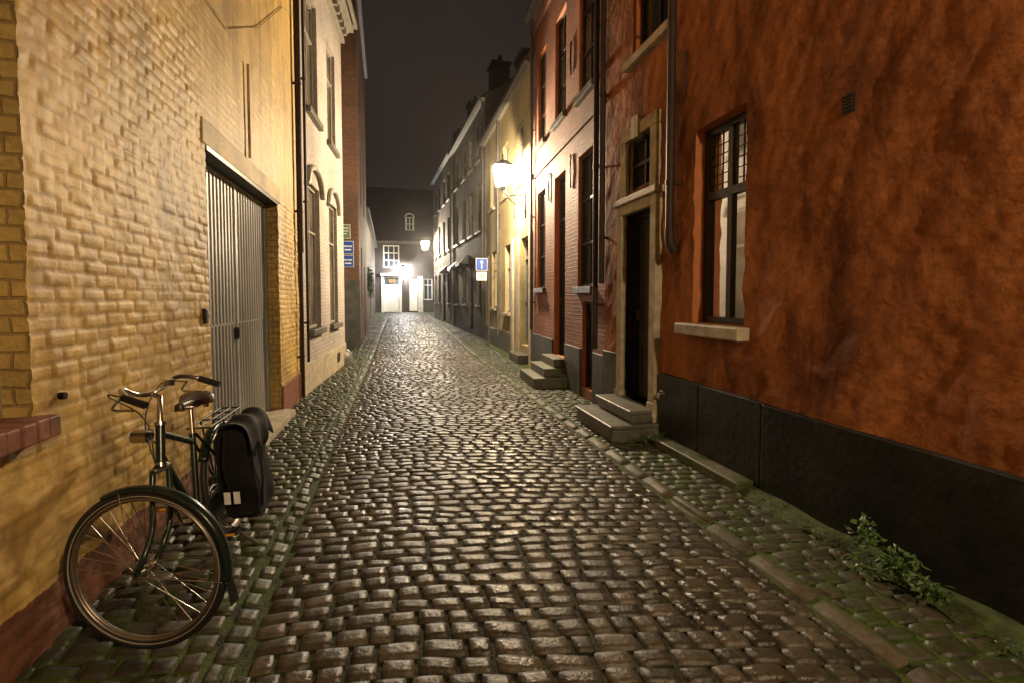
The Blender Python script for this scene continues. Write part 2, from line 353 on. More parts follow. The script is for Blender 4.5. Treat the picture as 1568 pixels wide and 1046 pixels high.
# ================================================================ LEFT: yellow house
def gzy(y): return np.clip(np.asarray(y,float)-12,0,28)*.015
def bh(bl,rh,amp,seed,yo):
    def f(S,Z):
        s=S+.03*fbm(S*2+seed,Z*3); z=Z+.024*fbm(S*2.4+9,Z*2.4+seed)+.03*fbm(S*.7,Z*.7)
        r=np.floor(z/rh); jit=(vn(r*3.71+seed,r*0+.5)-.5)*.4; ss=s/bl+.5*(r%2)+jit; c=np.floor(ss)
        fx=ss-c; fz=z/rh-r
        ed=np.minimum(np.minimum(fx,1-fx)*bl*.7, np.minimum(fz,1-fz)*rh)
        ed=ed+.008*fbm(S*22,Z*22,3)
        e=sm(0,.012,ed)
        ph=vn(c*5.37+seed+.3,r*7.91+.7)
        fill=.1+sm(.35,.7,vn(S*1.7+8,Z*1.7+3))*.4     # joints clogged with paint in patches
        h=amp*(.9*e*(1-fill)-.4)+amp*1.0*(ph-.5)*e+amp*1.7*fbm(S*12,Z*12,4)+amp*2.4*fbm(S*1.5+4,Z*1.5,3)
        k=1-.7*(sm(yo,yo+.25,S)*sm(2.7,2.9,Z))
        h=h*k
        return h,(1-e)*(1-fill)*k
    return f
yh=House('yellow_brick_house',(-1.51,4,0))
fl=Fr(-1.51,-8,-1.51,8.08,1); S=fl.S
WZ0,WZ1=1.0,3.35
holes=[(S(.95),S(2.44),WZ0,WZ1,.2),(S(4.42),S(6.82),-.1,2.74,.2)]
wall(yh,'brick_wall',m_yel,fl,S(.3),S(8.08),-.1,6.4,holes,step=.0125,hf=bh(.19,.067,.0088,3,S(4.2)),revmat=m_yelb)
wall(yh,'side_wall',m_yelb,fl,0,S(.3),-.3,6.4,[])
wall(yh,'upper_wall',m_yelplain,fl,0,S(8.08),6.4,8.6,[])
body(yh,fl,0,S(8.08),8.6,2.5,6,m_yelplain)
window(yh,fl,S(.95),S(2.44),WZ0,WZ1,.16,m_wframe,m_glass,2,(.7,))
for i in range(22):
    s=S(.86)+i*.077
    if s+.07>S(2.50): break
    box(yh,'brick_sill',m_redbase,fl,s,s+.071,-.15,.08+random.uniform(-.006,.006),WZ0-.085,WZ0+.004+random.uniform(-.004,.004),bevel=.007)
box(yh,'garage_lintel',m_yelplain,fl,S(4.34),S(6.95),-.12,.014,2.74,2.94,bevel=.01)
box(yh,'garage_lintel_steel',m_black,fl,S(4.42),S(6.82),-.16,.015,2.70,2.738)
g=House('garage_door',(-1.68,5.6,0))
for (a,c) in ((4.47,5.61),(5.63,6.77)):
    n=int((c-a)/.0115); V=[];F=[]
    prof=[0,0,.008,.016,.016,.016,.016,.008]
    for i in range(n+1):
        y=a+(c-a)*i/n; d=-.165+prof[i%8]
        for z in (.06,1.24,1.26,2.68): V.append(fl.P(S(y),d-(.008 if z==1.24 else 0),z))
    for i in range(n):
        for k in range(3): F.append((i*4+k,i*4+4+k,i*4+5+k,i*4+1+k))
    g.add('ribbed_leaves',m_garage,V,F)
box(g,'leaf_rail',m_garage,fl,S(4.42),S(4.475),-.19,-.13,.04,2.70); box(g,'leaf_rail',m_garage,fl,S(6.765),S(6.82),-.19,-.13,.04,2.70)
box(g,'leaf_rail',m_garage,fl,S(5.605),S(5.635),-.19,-.14,.04,2.69); box(g,'leaf_rail',m_garage,fl,S(4.475),S(6.765),-.19,-.135,2.66,2.698)
box(g,'mid_rail',m_garage,fl,S(4.475),S(5.604),-.19,-.155,1.235,1.262); box(g,'mid_rail',m_garage,fl,S(5.636),S(6.765),-.19,-.155,1.235,1.262)
box(g,'lock_handle',m_black,fl,S(5.55),S(5.585),-.15,-.11,1.08,1.2)
g.done()
V=[fl.P(S(4.35),-.2,.075),fl.P(S(6.86),-.2,.075),fl.P(S(6.86),.16,.045),fl.P(S(4.35),.16,.045),fl.P(S(6.86),.17,-.02),fl.P(S(4.35),.17,-.02),fl.P(S(4.35),-.2,-.02),fl.P(S(6.86),-.2,-.02)]
yh.add('threshold',m_lstone,V,[(0,1,2,3),(3,2,4,5),(0,3,5,6),(1,7,4,2)],bevel=.004)
box(yh,'pier_base',m_redbase,fl,S(6.825),S(8.07),.004,.03,-.05,.36,bevel=.006)
pipe(yh,fl,S(7.93),.07,2.2,8.5,.045,m_bpipe)
pipe(yh,fl,S(7.93),.07,.0,2.2,.028,m_bpipe)
box(yh,'doorbell_box',m_black,fl,S(4.27),S(4.325),.0,.03,1.30,1.42,bevel=.006)
tube('conduit',[fl.P(S(5.55),.03,2.95),fl.P(S(5.55),.03,3.9)],.014,m_yelplain,yh.e)
tube('cable',[fl.P(S(y),.02,z) for y,z in ((4.2,3.9),(5,3.95),(6,4.5),(7.2,5.4),(7.9,5.7))],.006,m_yelplain,yh.e)
tube('rusty_wall_bolt',[fl.P(S(2.60),-.01,1.06),fl.P(S(2.60),.025,1.06)],.017,m_iron,yh.e)
yh.done()

# ================================================================ LEFT: white house
wh=House('white_brick_house',(-1.4,10,0)); fw_=Fr(-1.47,8.1,-1.25,12.1,1); S=fw_.S
W=[(8.6,9.5),(10.35,11.25)]; H=[]
for a,c in W: H+=[(S(a),S(c),.98,3.45,.14),(S(a),S(c),4.65,6.7,.14)]
wall(wh,'walls',m_white,fw_,0,fw_.L,-.1,8.0,H)
for a,c in W:
    for z0,z1 in ((.98,3.45),(4.65,6.7)):
        window(wh,fw_,S(a),S(c),z0,z1,.12,m_wframe,m_glassb,2,(.68,)); sill(wh,fw_,S(a),S(c),z0,m_stone,.1,.09)
    m=(S(a)+S(c))/2; r=(S(c)-S(a))/2+.1
    pts=[fw_.P(m-r-.06,.03,3.35)]+[fw_.P(m-r*math.cos(t),.04,3.42+.32*math.sin(t)) for t in np.linspace(0,math.pi,15)]+[fw_.P(m+r+.06,.03,3.35)]
    tube('hood_mould',pts,.05,m_wframe,wh.e)
box(wh,'plinth',m_lstone,fw_,0,fw_.L+.012,.0,.025,-.1,.46,bevel=.008)
box(wh,'cellar_vent',m_black,fw_,S(10.9),S(11.25),.02,.03,.14,.34)
for k,(o,z0,z1) in enumerate(((.08,7.45,7.55),(.16,7.72,7.8),(.26,7.8,7.93),(.34,7.93,8.05))): box(wh,'cornice',m_wframe,fw_,-.0,fw_.L+o,.002,o,z0,z1,bevel=.008)
for i in range(14): box(wh,'cornice_brackets',m_wframe,fw_,.1+i*.29,.18+i*.29,.002,.15,7.56,7.715)
body(wh,fw_,0,fw_.L,8.05,2.4,6,m_white,gut=False,over=.3)
pipe(wh,fw_,S(8.22),.06,.5,7.5,.022,m_bpipe)
wh.done()
V=[];F=[];n=12;pr=[(0,.30),(.12,.30),(.26,.24),(.34,.12),(.36,0.0)]
for z,r in pr:
    for i in range(n): a=2*math.pi*i/n; V.append((-1.30+.85*r*math.cos(a),12.0+r*math.sin(a)*.8,z-.02))
for k in range(len(pr)-1):
    for i in range(n): F.append((k*n+i,k*n+(i+1)%n,(k+1)*n+(i+1)%n,(k+1)*n+i))
mobj('guard_stone',V,F,m_stone,smooth=True)

# ================================================================ LEFT: brown brick house with signs
bh_=House('brown_brick_house',(-1.3,17,0))
ff=Fr(-4.2,15.5,-1.16,15.5,1)
wall(bh_,'end_wall',m_brown,ff,0,ff.L,-.2,11,[(1.2,2.0,4.8,6.4,.12)]); window(bh_,ff,1.2,2.0,4.8,6.4,.1,m_wframe,m_glass)
box(bh_,'grey_base',m_gplinth,ff,.01,ff.L+.02,.0,.03,-.2,2.05,bevel=.01)
fb=Fr(-1.16,15.5,-1.32,22,1)
HH=[(1.2,2.0,1.2,3.2,.12),(3.6,4.4,.1,2.7,.12),(1.2,2.0,4.6,6.4,.12),(3.6,4.4,4.6,6.4,.12),(1.2,2,7.6,9,.12),(3.6,4.4,7.6,9,.12)]
wall(bh_,'front_wall',m_brown,fb,0,fb.L,-.2,11,HH)
for h in HH: window(bh_,fb,h[0],h[1],h[2],h[3],.1,m_wframe,m_glass)
wall(bh_,'back',m_brown,Fr(-4.2,22,-1.32,22,-1),0,2.88,-.2,11)
V=[(-4.2,15.5,11),(-1.1,15.45,11),(-1.26,22,11),(-4.2,22,11),(-3,15.5,12.6),(-3,22,12.6)]
bh_.add('roof',m_tile,V,[(1,2,5,4),(0,4,5,3),(0,1,4),(2,3,5)])
box(bh_,'gutter',m_zinc,fb,0,fb.L,.0,.12,10.9,11.0)
bh_.done()
al=House('alley_garden_wall',(-4,13.8,0)); fa=Fr(-4.2,12.2,-4.2,15.4,1); wall(al,'wall',m_brown,fa,0,3.2,-.2,3.2); box(al,'coping',m_stone,fa,0,3.2,-.25,.05,3.2,3.28,bevel=.01); al.done()
m_blue=plain('sign_blue',(.02,.07,.35),.35,var=.05,bump=0); m_swhite=plain('sign_white',(.75,.75,.72),.4,var=.03,bump=0); m_sgreen=plain('sign_green',(.10,.16,.08),.5,var=.1,bump=0)
def wall_sign(name,s0,s1,z0,z1,bm,lines):
    h=House(name,(-1.4,15.4,2)); box(h,'border',m_swhite,ff,s0-.012,s1+.012,.032,.045,z0-.012,z1+.012); box(h,'panel',bm,ff,s0,s1,.045,.05,z0,z1)
    for a,c,e,f in lines: box(h,'lettering',m_swhite,ff,s0+(s1-s0)*a,s0+(s1-s0)*c,.05,.053,z0+(z1-z0)*e,z0+(z1-z0)*f)
    h.done()
wall_sign('street_name_sign',ff.L-.47,ff.L-.16,2.86,3.22,m_blue,[(.12,.5,.55,.66),(.55,.88,.55,.66),(.2,.8,.25,.36)])
wall_sign('street_name_sign.001',ff.L-.47,ff.L-.16,2.46,2.80,m_blue,[(.12,.42,.55,.66),(.48,.88,.55,.66),(.2,.8,.25,.36)])
wall_sign('information_sign',ff.L-.55,ff.L-.25,3.32,3.72,m_sgreen,[(.15,.85,.72,.78),(.15,.85,.5,.55),(.15,.7,.3,.35)])

# ================================================================ LEFT: row beyond
lh=House('low_terrace_house',(-1.6,30,0)); f3=Fr(-1.45,22.05,-1.75,39,1)
HH=[(a,a+.9,1.5,3.2,.12) for a in (1.5,4.2,9.5,12.5)]+[(a,a+1,.3,2.7,.12) for a in (6.6,15)]
wall(lh,'walls',m_grey2,f3,0,f3.L,-.2,5.6,HH)
for h in HH: window(lh,f3,h[0],h[1],h[2],h[3],.1,m_wframe,m_glass)
body(lh,f3,0,f3.L,5.6,2.2,6,m_grey2); lh.done()

# ================================================================ RIGHT: orange house A
oh=House('orange_stucco_house',(2.8,3,0)); fo=Fr(2.77,-8,2.77,6.2,-1); S=fo.S
def sh(S_,Z_):
    u=S_*.8+Z_*.6; v=-S_*.6+Z_*.8
    k=1-.75*sm(12.4,13.4,S_)
    h=(.034*fbm(S_*1.6,Z_*1.3,3)+.062*fbm(u*6.5+3,v*2.6,3)+.016*fbm(S_*13,Z_*13,3))*k
    return h,np.zeros_like(h)
HO=[(S(3.45),S(4.157),1.27,3.09,.17),(S(4.88),S(5.57),-.1,2.52,.2,m_dark),(S(4.93),S(5.52),2.80,3.40,.12,m_lstone),(S(4.62),S(5.45),4.34,6.2,.17)]
wall(oh,'stucco_wall',m_or,fo,S(-.5),S(6.2),-.1,7.6,HO,step=.024,hf=sh,revmat=m_orlight)
wall(oh,'side_wall',m_or,fo,0,S(-.5),-.3,7.6,[])
body(oh,fo,0,S(6.2),7.6,2.5,6,m_or)
box(oh,'plinth',m_plinth,fo,0,S(3.18),-.02,.037,-.1,.69,bevel=.012); box(oh,'plinth',m_plinth,fo,S(3.185),S(4.0),-.02,.034,-.1,.70,bevel=.008); box(oh,'plinth',m_plinth,fo,S(4.003),S(4.72),-.02,.036,-.1,.705,bevel=.008)
box(oh,'plinth_grey',m_gplinth,fo,S(5.72),S(6.19),-.02,.04,-.1,.80,bevel=.012)
window(oh,fo,S(3.45),S(4.157),1.27,3.09,.16,m_black,m_clear,2,(.655,),fw=.06,bar=.06,tag='_street')
V=[];F=[]
for k in range(2):
    a=S(3.50)+k*.33; o=len(V)
    for i in range(31):
        s=a+i*.0103; d=-.23+.012*math.sin(i*1.3)+.004*math.sin(i*.5)
        V+=[fo.P(s,d,1.3),fo.P(s,d,2.44)]
    F+=[(o+2*i,o+2*i+2,o+2*i+3,o+2*i+1) for i in range(30)]
oh.add('curtains',m_curt,V,F,smooth=True)
V=[fo.P(S(3.4),-.34,1.2),fo.P(S(4.2),-.34,1.2),fo.P(S(4.2),-.34,3.15),fo.P(S(3.4),-.34,3.15)]; oh.add('room_back',m_dark,V,[(0,1,2,3)])
for s in (3.58,3.66,3.74,3.86,3.94,4.02): box(oh,'leaded_bars',m_black,fo,S(s)-.003,S(s)+.003,-.15,-.14,2.5,3.03)
for z in (2.56,2.65,2.74,2.83,2.92): box(oh,'leaded_bars',m_black,fo,S(3.5),S(4.1),-.151,-.141,z-.003,z+.003)
V=[fo.P(S(3.5),-.2,2.46),fo.P(S(4.1),-.2,2.46),fo.P(S(4.1),-.2,3.05),fo.P(S(3.5),-.2,3.05)]; oh.add('net_curtain',m_gplinth,V,[(0,1,2,3)])
box(oh,'stone_sill',m_lstone,fo,S(3.38),S(4.3),-.14,.11,1.15,1.262,bevel=.015)
window(oh,fo,S(4.62),S(5.45),4.34,6.2,.15,m_dark,m_glass,2,(.66,),tag='_upper'); box(oh,'stone_sill',m_lstone,fo,S(4.52),S(5.55),-.12,.10,4.24,4.335,bevel=.01)
door(oh,fo,S(4.88),S(5.57),.29,2.52,.16,m_dark,m_door)
window(oh,fo,S(4.93),S(5.52),2.80,3.40,.10,m_dark,m_glass,2,(.5,),fw=.04,tag='_transom')
for a,c,z0,z1,o in ((4.75,4.88,.0,2.52,.07),(5.57,5.70,.0,2.52,.07),(4.75,5.70,2.52,2.64,.07),(4.70,5.75,2.64,2.72,.11),(4.79,4.93,2.72,3.40,.055),(5.52,5.66,2.72,3.40,.055),(4.79,5.66,3.40,3.54,.055)):
    box(oh,'door_surround',m_lstone,fo,S(a),S(c),-.03,o,z0,z1,bevel=.012)
box(oh,'keystone',m_lstone,fo,S(5.17),S(5.30),-.01,.10,3.36,3.62,bevel=.02)
box(oh,'surround_feet',m_lstone,fo,S(4.74),S(4.885),-.02,.085,.2,.36,bevel=.01); box(oh,'surround_feet',m_lstone,fo,S(5.565),S(5.71),-.02,.085,.2,.36,bevel=.01)
pipe(oh,fo,S(4.44),.09,2.05,7.5,.042,m_bpipe); tube('pipe_shoe',[fo.P(S(4.44),.09,2.2),fo.P(S(4.44),.085,2.06),fo.P(S(4.44),.03,1.98)],.05,m_bpipe,oh.e)
tube('cable',[fo.P(S(4.30),.03,3.9),fo.P(S(4.31),.03,3.55),fo.P(S(4.38),.03,3.42)],.012,m_bpipe,oh.e)
pipe(oh,fo,S(6.12),.09,1.7,7.5,.042,m_bpipe)
box(oh,'vent_grille',m_black,fo,S(2.48),S(2.56),-.0,.025,2.66,2.78)
for i in range(5): box(oh,'vent_louvres',m_bpipe,fo,S(2.485),S(2.555),.025,.033,2.67+i*.022,2.68+i*.022)
tube('tap',[fo.P(S(4.58),.03,.50),fo.P(S(4.58),.10,.50),fo.P(S(4.58),.11,.45)],.013,m_zinc,oh.e)
tube('tap',[fo.P(S(4.55),.07,.525),fo.P(S(4.61),.07,.525)],.008,m_zinc,oh.e)
oh.done()
st=House('stone_doorstep',(2.5,5.2,0))
box(st,'lower_step',m_stone,fo,S(4.70),S(5.76),0,.57,-.05,.10,bevel=.012); box(st,'upper_step',m_stone,fo,S(4.76),S(5.70),0,.32,.152,.24,bevel=.012)
box(st,'nosing',m_stone,fo,S(4.69),S(5.77),.0,.60,.102,.15,bevel=.012); box(st,'upper_nosing',m_stone,fo,S(4.75),S(5.71),.0,.35,.242,.29,bevel=.012); st.done()
sl_=House('cellar_hatch_slab',(2.7,3.9,0)); box(sl_,'slab',m_mstone,fo,S(3.25),S(4.5),.03,.2,-.03,.055,bevel=.012); sl_.done()

# ================================================================ RIGHT: orange brick house B
ob=House('orange_brick_house',(2.9,8.4,0)); fB=Fr(2.77,6.2,2.98,10.6,-1); S=fB.S
HB=[(S(9.5),S(10.2),1.72,3.75,.13),(S(8.1),S(8.82),.45,3.75,.16),(S(6.65),S(7.4),1.68,3.75,.13),(S(6.68),S(7.15),.12,1.45,.12),
    (S(9.5),S(10.15),4.74,6.6,.13),(S(8.1),S(8.8),4.74,6.6,.13),(S(6.65),S(7.4),4.66,6.6,.13)]
wall(ob,'walls',m_orb,fB,0,fB.L,-.1,7.8,HB,revmat=m_orlight)
for i,h in enumerate(HB):
    if i==1: door(ob,fB,h[0],h[1],h[2],h[3],.14,m_dark,m_dark,tr=.8)
    elif i==3: door(ob,fB,h[0],h[1],h[2],h[3],.1,m_dark,m_dark)
    else: window(ob,fB,h[0],h[1],h[2],h[3],.11,m_dark,m_glassb if i>3 else m_glass,2,(.33,.66)); sill(ob,fB,h[0],h[1],h[2],m_stone,.1,.08)
box(ob,'plinth',m_gplinth,fB,S(7.2),S(8.05),.0,.03,-.1,.72,bevel=.01); box(ob,'plinth',m_gplinth,fB,S(8.86),fB.L,.0,.03,-.1,.72,bevel=.01); box(ob,'plinth',m_gplinth,fB,0,S(6.62),.0,.03,-.1,.72,bevel=.01)
box(ob,'string_course',m_orb,fB,0,fB.L,.0,.035,4.15,4.27,bevel=.01); box(ob,'eave_course',m_orb,fB,0,fB.L,.0,.06,7.2,7.4,bevel=.01)
for s,z in ((7.75,3.35),(9.15,3.4),(7.75,5.2)): anchor(ob,fB,S(s),z,.55)
body(ob,fB,0,fB.L,7.8,2.3,6,m_orb); pipe(ob,fB,.12,.1,.8,7.6,.04,m_bpipe); pipe(ob,fB,S(10.48),.07,.8,7.6,.035,m_zinc)
ob.done()
s2=House('stone_front_steps',(2.6,8.5,0))
box(s2,'step',m_mstone,fB,S(7.85),S(9.05),0,.62,-.05,.15,bevel=.015); box(s2,'step',m_mstone,fB,S(7.93),S(8.98),0,.42,.152,.30,bevel=.015); box(s2,'step',m_mstone,fB,S(8.02),S(8.9),0,.22,.302,.45,bevel=.015); s2.done()

# ================================================================ RIGHT: pale yellow house C
ch=House('pale_yellow_house',(3,13.5,0)); fC=Fr(3.02,10.62,3.0,16.9,-1); S=fC.S
HC=[(S(11.05),S(11.85),.35,3.0,.16),(S(13.0),S(13.7),1.1,3.0,.14),(S(14.9),S(15.7),1.2,3.0,.14),(S(11.6),S(12.3),4.4,5.9,.14),(S(13.3),S(14.0),4.4,5.9,.14),(S(15.2),S(15.9),4.4,5.9,.14)]
wall(ch,'walls',m_cyel,fC,0,fC.L,-.1,7.0,HC)
door(ch,fC,*HC[0][:4],.14,m_wframe,m_green,tr=.5)
for i,h in enumerate(HC[1:]): window(ch,fC,*h[:4],.12,m_wframe,m_glass if i!=1 else m_warm,2,(.66,),tag='' if i!=1 else '_lit'); sill(ch,fC,h[0],h[1],h[2],m_lstone)
for y in (10.78,11.95,12.6): box(ch,'pilasters',m_far,fC,S(y),S(y)+.22,.0,.05,-.1,3.1,bevel=.01)
box(ch,'cornice',m_wframe,fC,0,fC.L,.0,.14,6.82,6.98,bevel=.01); box(ch,'plinth',m_stone,fC,S(12.85),fC.L,.0,.03,-.1,.55,bevel=.01)
body(ch,fC,0,fC.L,7.0,2.0,6,m_cyel); pipe(ch,fC,S(14.4),.07,.4,6.9,.04,m_zinc)
for y,z in ((12.5,3.6),(14.4,3.6)): anchor(ch,fC,S(y),z)
box(ch,'step',m_stone,fC,S(10.98),S(11.92),.0,.3,-.05,.18,bevel=.012)
ch.done()
# ================================================================ RIGHT: dark houses D, E
def terr(name,fr,wm,eave,rise,cols,chim):
    h=House(name,(float(fr.a[0]),float(fr.a[1]),0)); HH=[]
    for k,c in enumerate(cols):
        d=(k%3==1); HH.append((c,c+.85,.25 if d else 1.25,2.85,.13)); HH.append((c,c+.8,4.0,5.7,.13)); HH.append((c,c+.8,6.6,7.9,.13))
    wall(h,'walls',wm,fr,0,fr.L,-.2,eave,HH)
    for k,q in enumerate(HH):
        if k%3==0 and (k//3)%3==1: door(h,fr,*q[:4],.1,m_dark,m_dark,tr=.5)
        else: window(h,fr,*q[:4],.11,m_wframe,m_glassb,2,(.5,)); sill(h,fr,q[0],q[1],q[2],m_stone)
    body(h,fr,0,fr.L,eave,rise,6,wm)
    for c in chim:
        box(h,'chimney',m_brown,fr,c,c+.8,-1.7,-1.0,eave,eave+rise+.5,bevel=.01); box(h,'chimney_cap',m_stone,fr,c-.06,c+.86,-1.76,-.94,eave+rise+.5,eave+rise+.6)
        for i in range(2): tube('chimney_pot',[fr.P(c+.22+i*.36,-1.35,eave+rise+.6),fr.P(c+.22+i*.36,-1.35,eave+rise+.9)],.09,m_redbase,h.e)
    pipe(h,fr,.12,.07,.4,eave-.2,.04,m_zinc); h.done(); return h
fD=Fr(3.0,16.92,2.62,24,-1); fE=Fr(2.62,24.02,2.2,31,-1)
terr('grey_terrace_house',fD,m_grey,8.6,2.0,(.6,2.1,3.6,5.4),(2.8,))
terr('dark_terrace_house',fE,m_grey,8.8,2.0,(.7,2.3,4.0,5.6),(.5,5.2))
ck=House('brick_chimney',(4.2,15.5,0)); fk=Fr(3.9,15.2,3.9,16.2,-1); box(ck,'stack',m_brown,fk,0,.9,-.7,0,7.6,9.3,bevel=.01); box(ck,'cap',m_stone,fk,-.06,.96,-.76,.06,9.3,9.42); ck.done()
for i,(y,z) in enumerate(((20.0,2.95),(22.3,2.9),(26,2.9))):
    fr=fD if y<24 else fE; s=fr.S(y)
    h=House('window_awning' if i==0 else 'window_awning.%03d'%i,(2.6,y,z))
    V=[fr.P(s,.0,z+.35),fr.P(s+.9,.0,z+.35),fr.P(s+.9,.4,z),fr.P(s,.4,z),fr.P(s,.4,z-.1),fr.P(s+.9,.4,z-.1),fr.P(s,0,z-.02),fr.P(s+.9,0,z-.02)]
    h.add('canvas',m_dark,V,[(0,1,2,3),(3,2,5,4),(0,3,6),(1,7,2)]); h.done()
    tube('awning_arm',[fr.P(s+.02,.0,z-.2),fr.P(s+.02,.38,z)],.012,m_iron,h.e)
# ================================================================ FAR END HOUSE
eh=House('end_of_street_house',(0,40,0)); fe=Fr(-3.4,40,4.4,40,1)
def sx(x): return x+3.4
HE=[(sx(-1.16),sx(.1),3.95,5.75,.12),(sx(-1.15),sx(.08),.42,3.2,.15),(sx(.85),sx(1.5),.5,3.1,.12),(sx(2.0),sx(2.7),1.4,3.1,.12)]
wall(eh,'walls',m_endw,fe,0,fe.L,-.2,6.2,HE)
window(eh,fe,*HE[0][:4],.1,m_wdoor,m_glass,3,(.33,.66),fw=.10,bar=.07); door(eh,fe,*HE[1][:4],.12,m_wdoor,m_wdoor,tr=.6); door(eh,fe,*HE[2][:4],.1,m_wdoor,m_wdoor); window(eh,fe,*HE[3][:4],.1,m_wdoor,m_glass)
box(eh,'door_pilasters',m_wdoor,fe,sx(-1.33),sx(-1.155),.0,.05,.3,3.3); box(eh,'door_pilasters',m_wdoor,fe,sx(.085),sx(.26),.0,.05,.3,3.3)
box(eh,'door_pediment',m_wdoor,fe,sx(-1.38),sx(.3),.0,.18,3.302,3.5,bevel=.01); box(eh,'fanlight_glow',m_warm,fe,sx(-.75),sx(-.2),-.1,-.09,2.75,3.05)
box(eh,'whitewashed_bay',m_far,fe,sx(1.55),sx(1.95),.0,.02,.3,3.3)
body(eh,fe,0,fe.L,6.2,4.8,7,m_brown)
box(eh,'dormer_cheeks',m_far,fe,sx(.6),sx(1.3),-1.6,-.6,6.9,8.1,bevel=.01)
tube('dormer_arch',[fe.P(sx(.95)+.36*math.cos(t),-.6,8.1+.3*math.sin(t)) for t in np.linspace(0,math.pi,12)],.05,m_far,eh.e)
box(eh,'dormer_glass',m_glass,fe,sx(.72),sx(1.18),-.6,-.58,7.1,8.05); box(eh,'dormer_bars',m_wdoor,fe,sx(.935),sx(.965),-.58,-.57,7.1,8.05); box(eh,'dormer_bars',m_wdoor,fe,sx(.72),sx(1.18),-.58,-.572,7.55,7.58)
eh.done()
gw=House('garden_wall',(3,36,0)); fg=Fr(2.5,31.2,2.9,39.8,-1); wall(gw,'wall',m_far,fg,0,fg.L,-.2,3.2); box(gw,'coping',m_stone,fg,0,fg.L,-.3,.05,3.2,3.3); gw.done()
# ================================================================ STREET SIGN (one-way)
sg=House('one_way_sign',(2.5,14.9,2.4)); fs=Fr(2.33,14.8,2.70,14.8,1)
box(sg,'border',m_swhite,fs,0,.36,-.006,0,2.36,2.74); box(sg,'panel',m_blue,fs,.012,.348,0,.004,2.372,2.728)
V=[fs.P(.165,.008,2.42),fs.P(.195,.008,2.42),fs.P(.195,.008,2.60),fs.P(.24,.008,2.60),fs.P(.18,.008,2.68),fs.P(.12,.008,2.60),fs.P(.165,.008,2.60)]
sg.add('arrow',m_swhite,V,[(0,1,2,6),(2,3,4,5,6)])
box(sg,'supplement_panel',m_swhite,fs,.02,.34,-.006,0,2.06,2.32)
for z in (2.24,2.17,2.11): box(sg,'supplement_text',m_black,fs,.07,.29,0,.003,z,z+.02)
sg.done(); tube('mounting_pole',[(2.74,14.83,.02),(2.74,14.83,2.8)],.025,m_zinc,sg.e)
tube('mounting_arm',[[(2.4,14.83,2.6),(2.98,14.83,2.6)],[(2.4,14.83,2.2),(2.98,14.83,2.2)]],.012,m_zinc,sg.e)

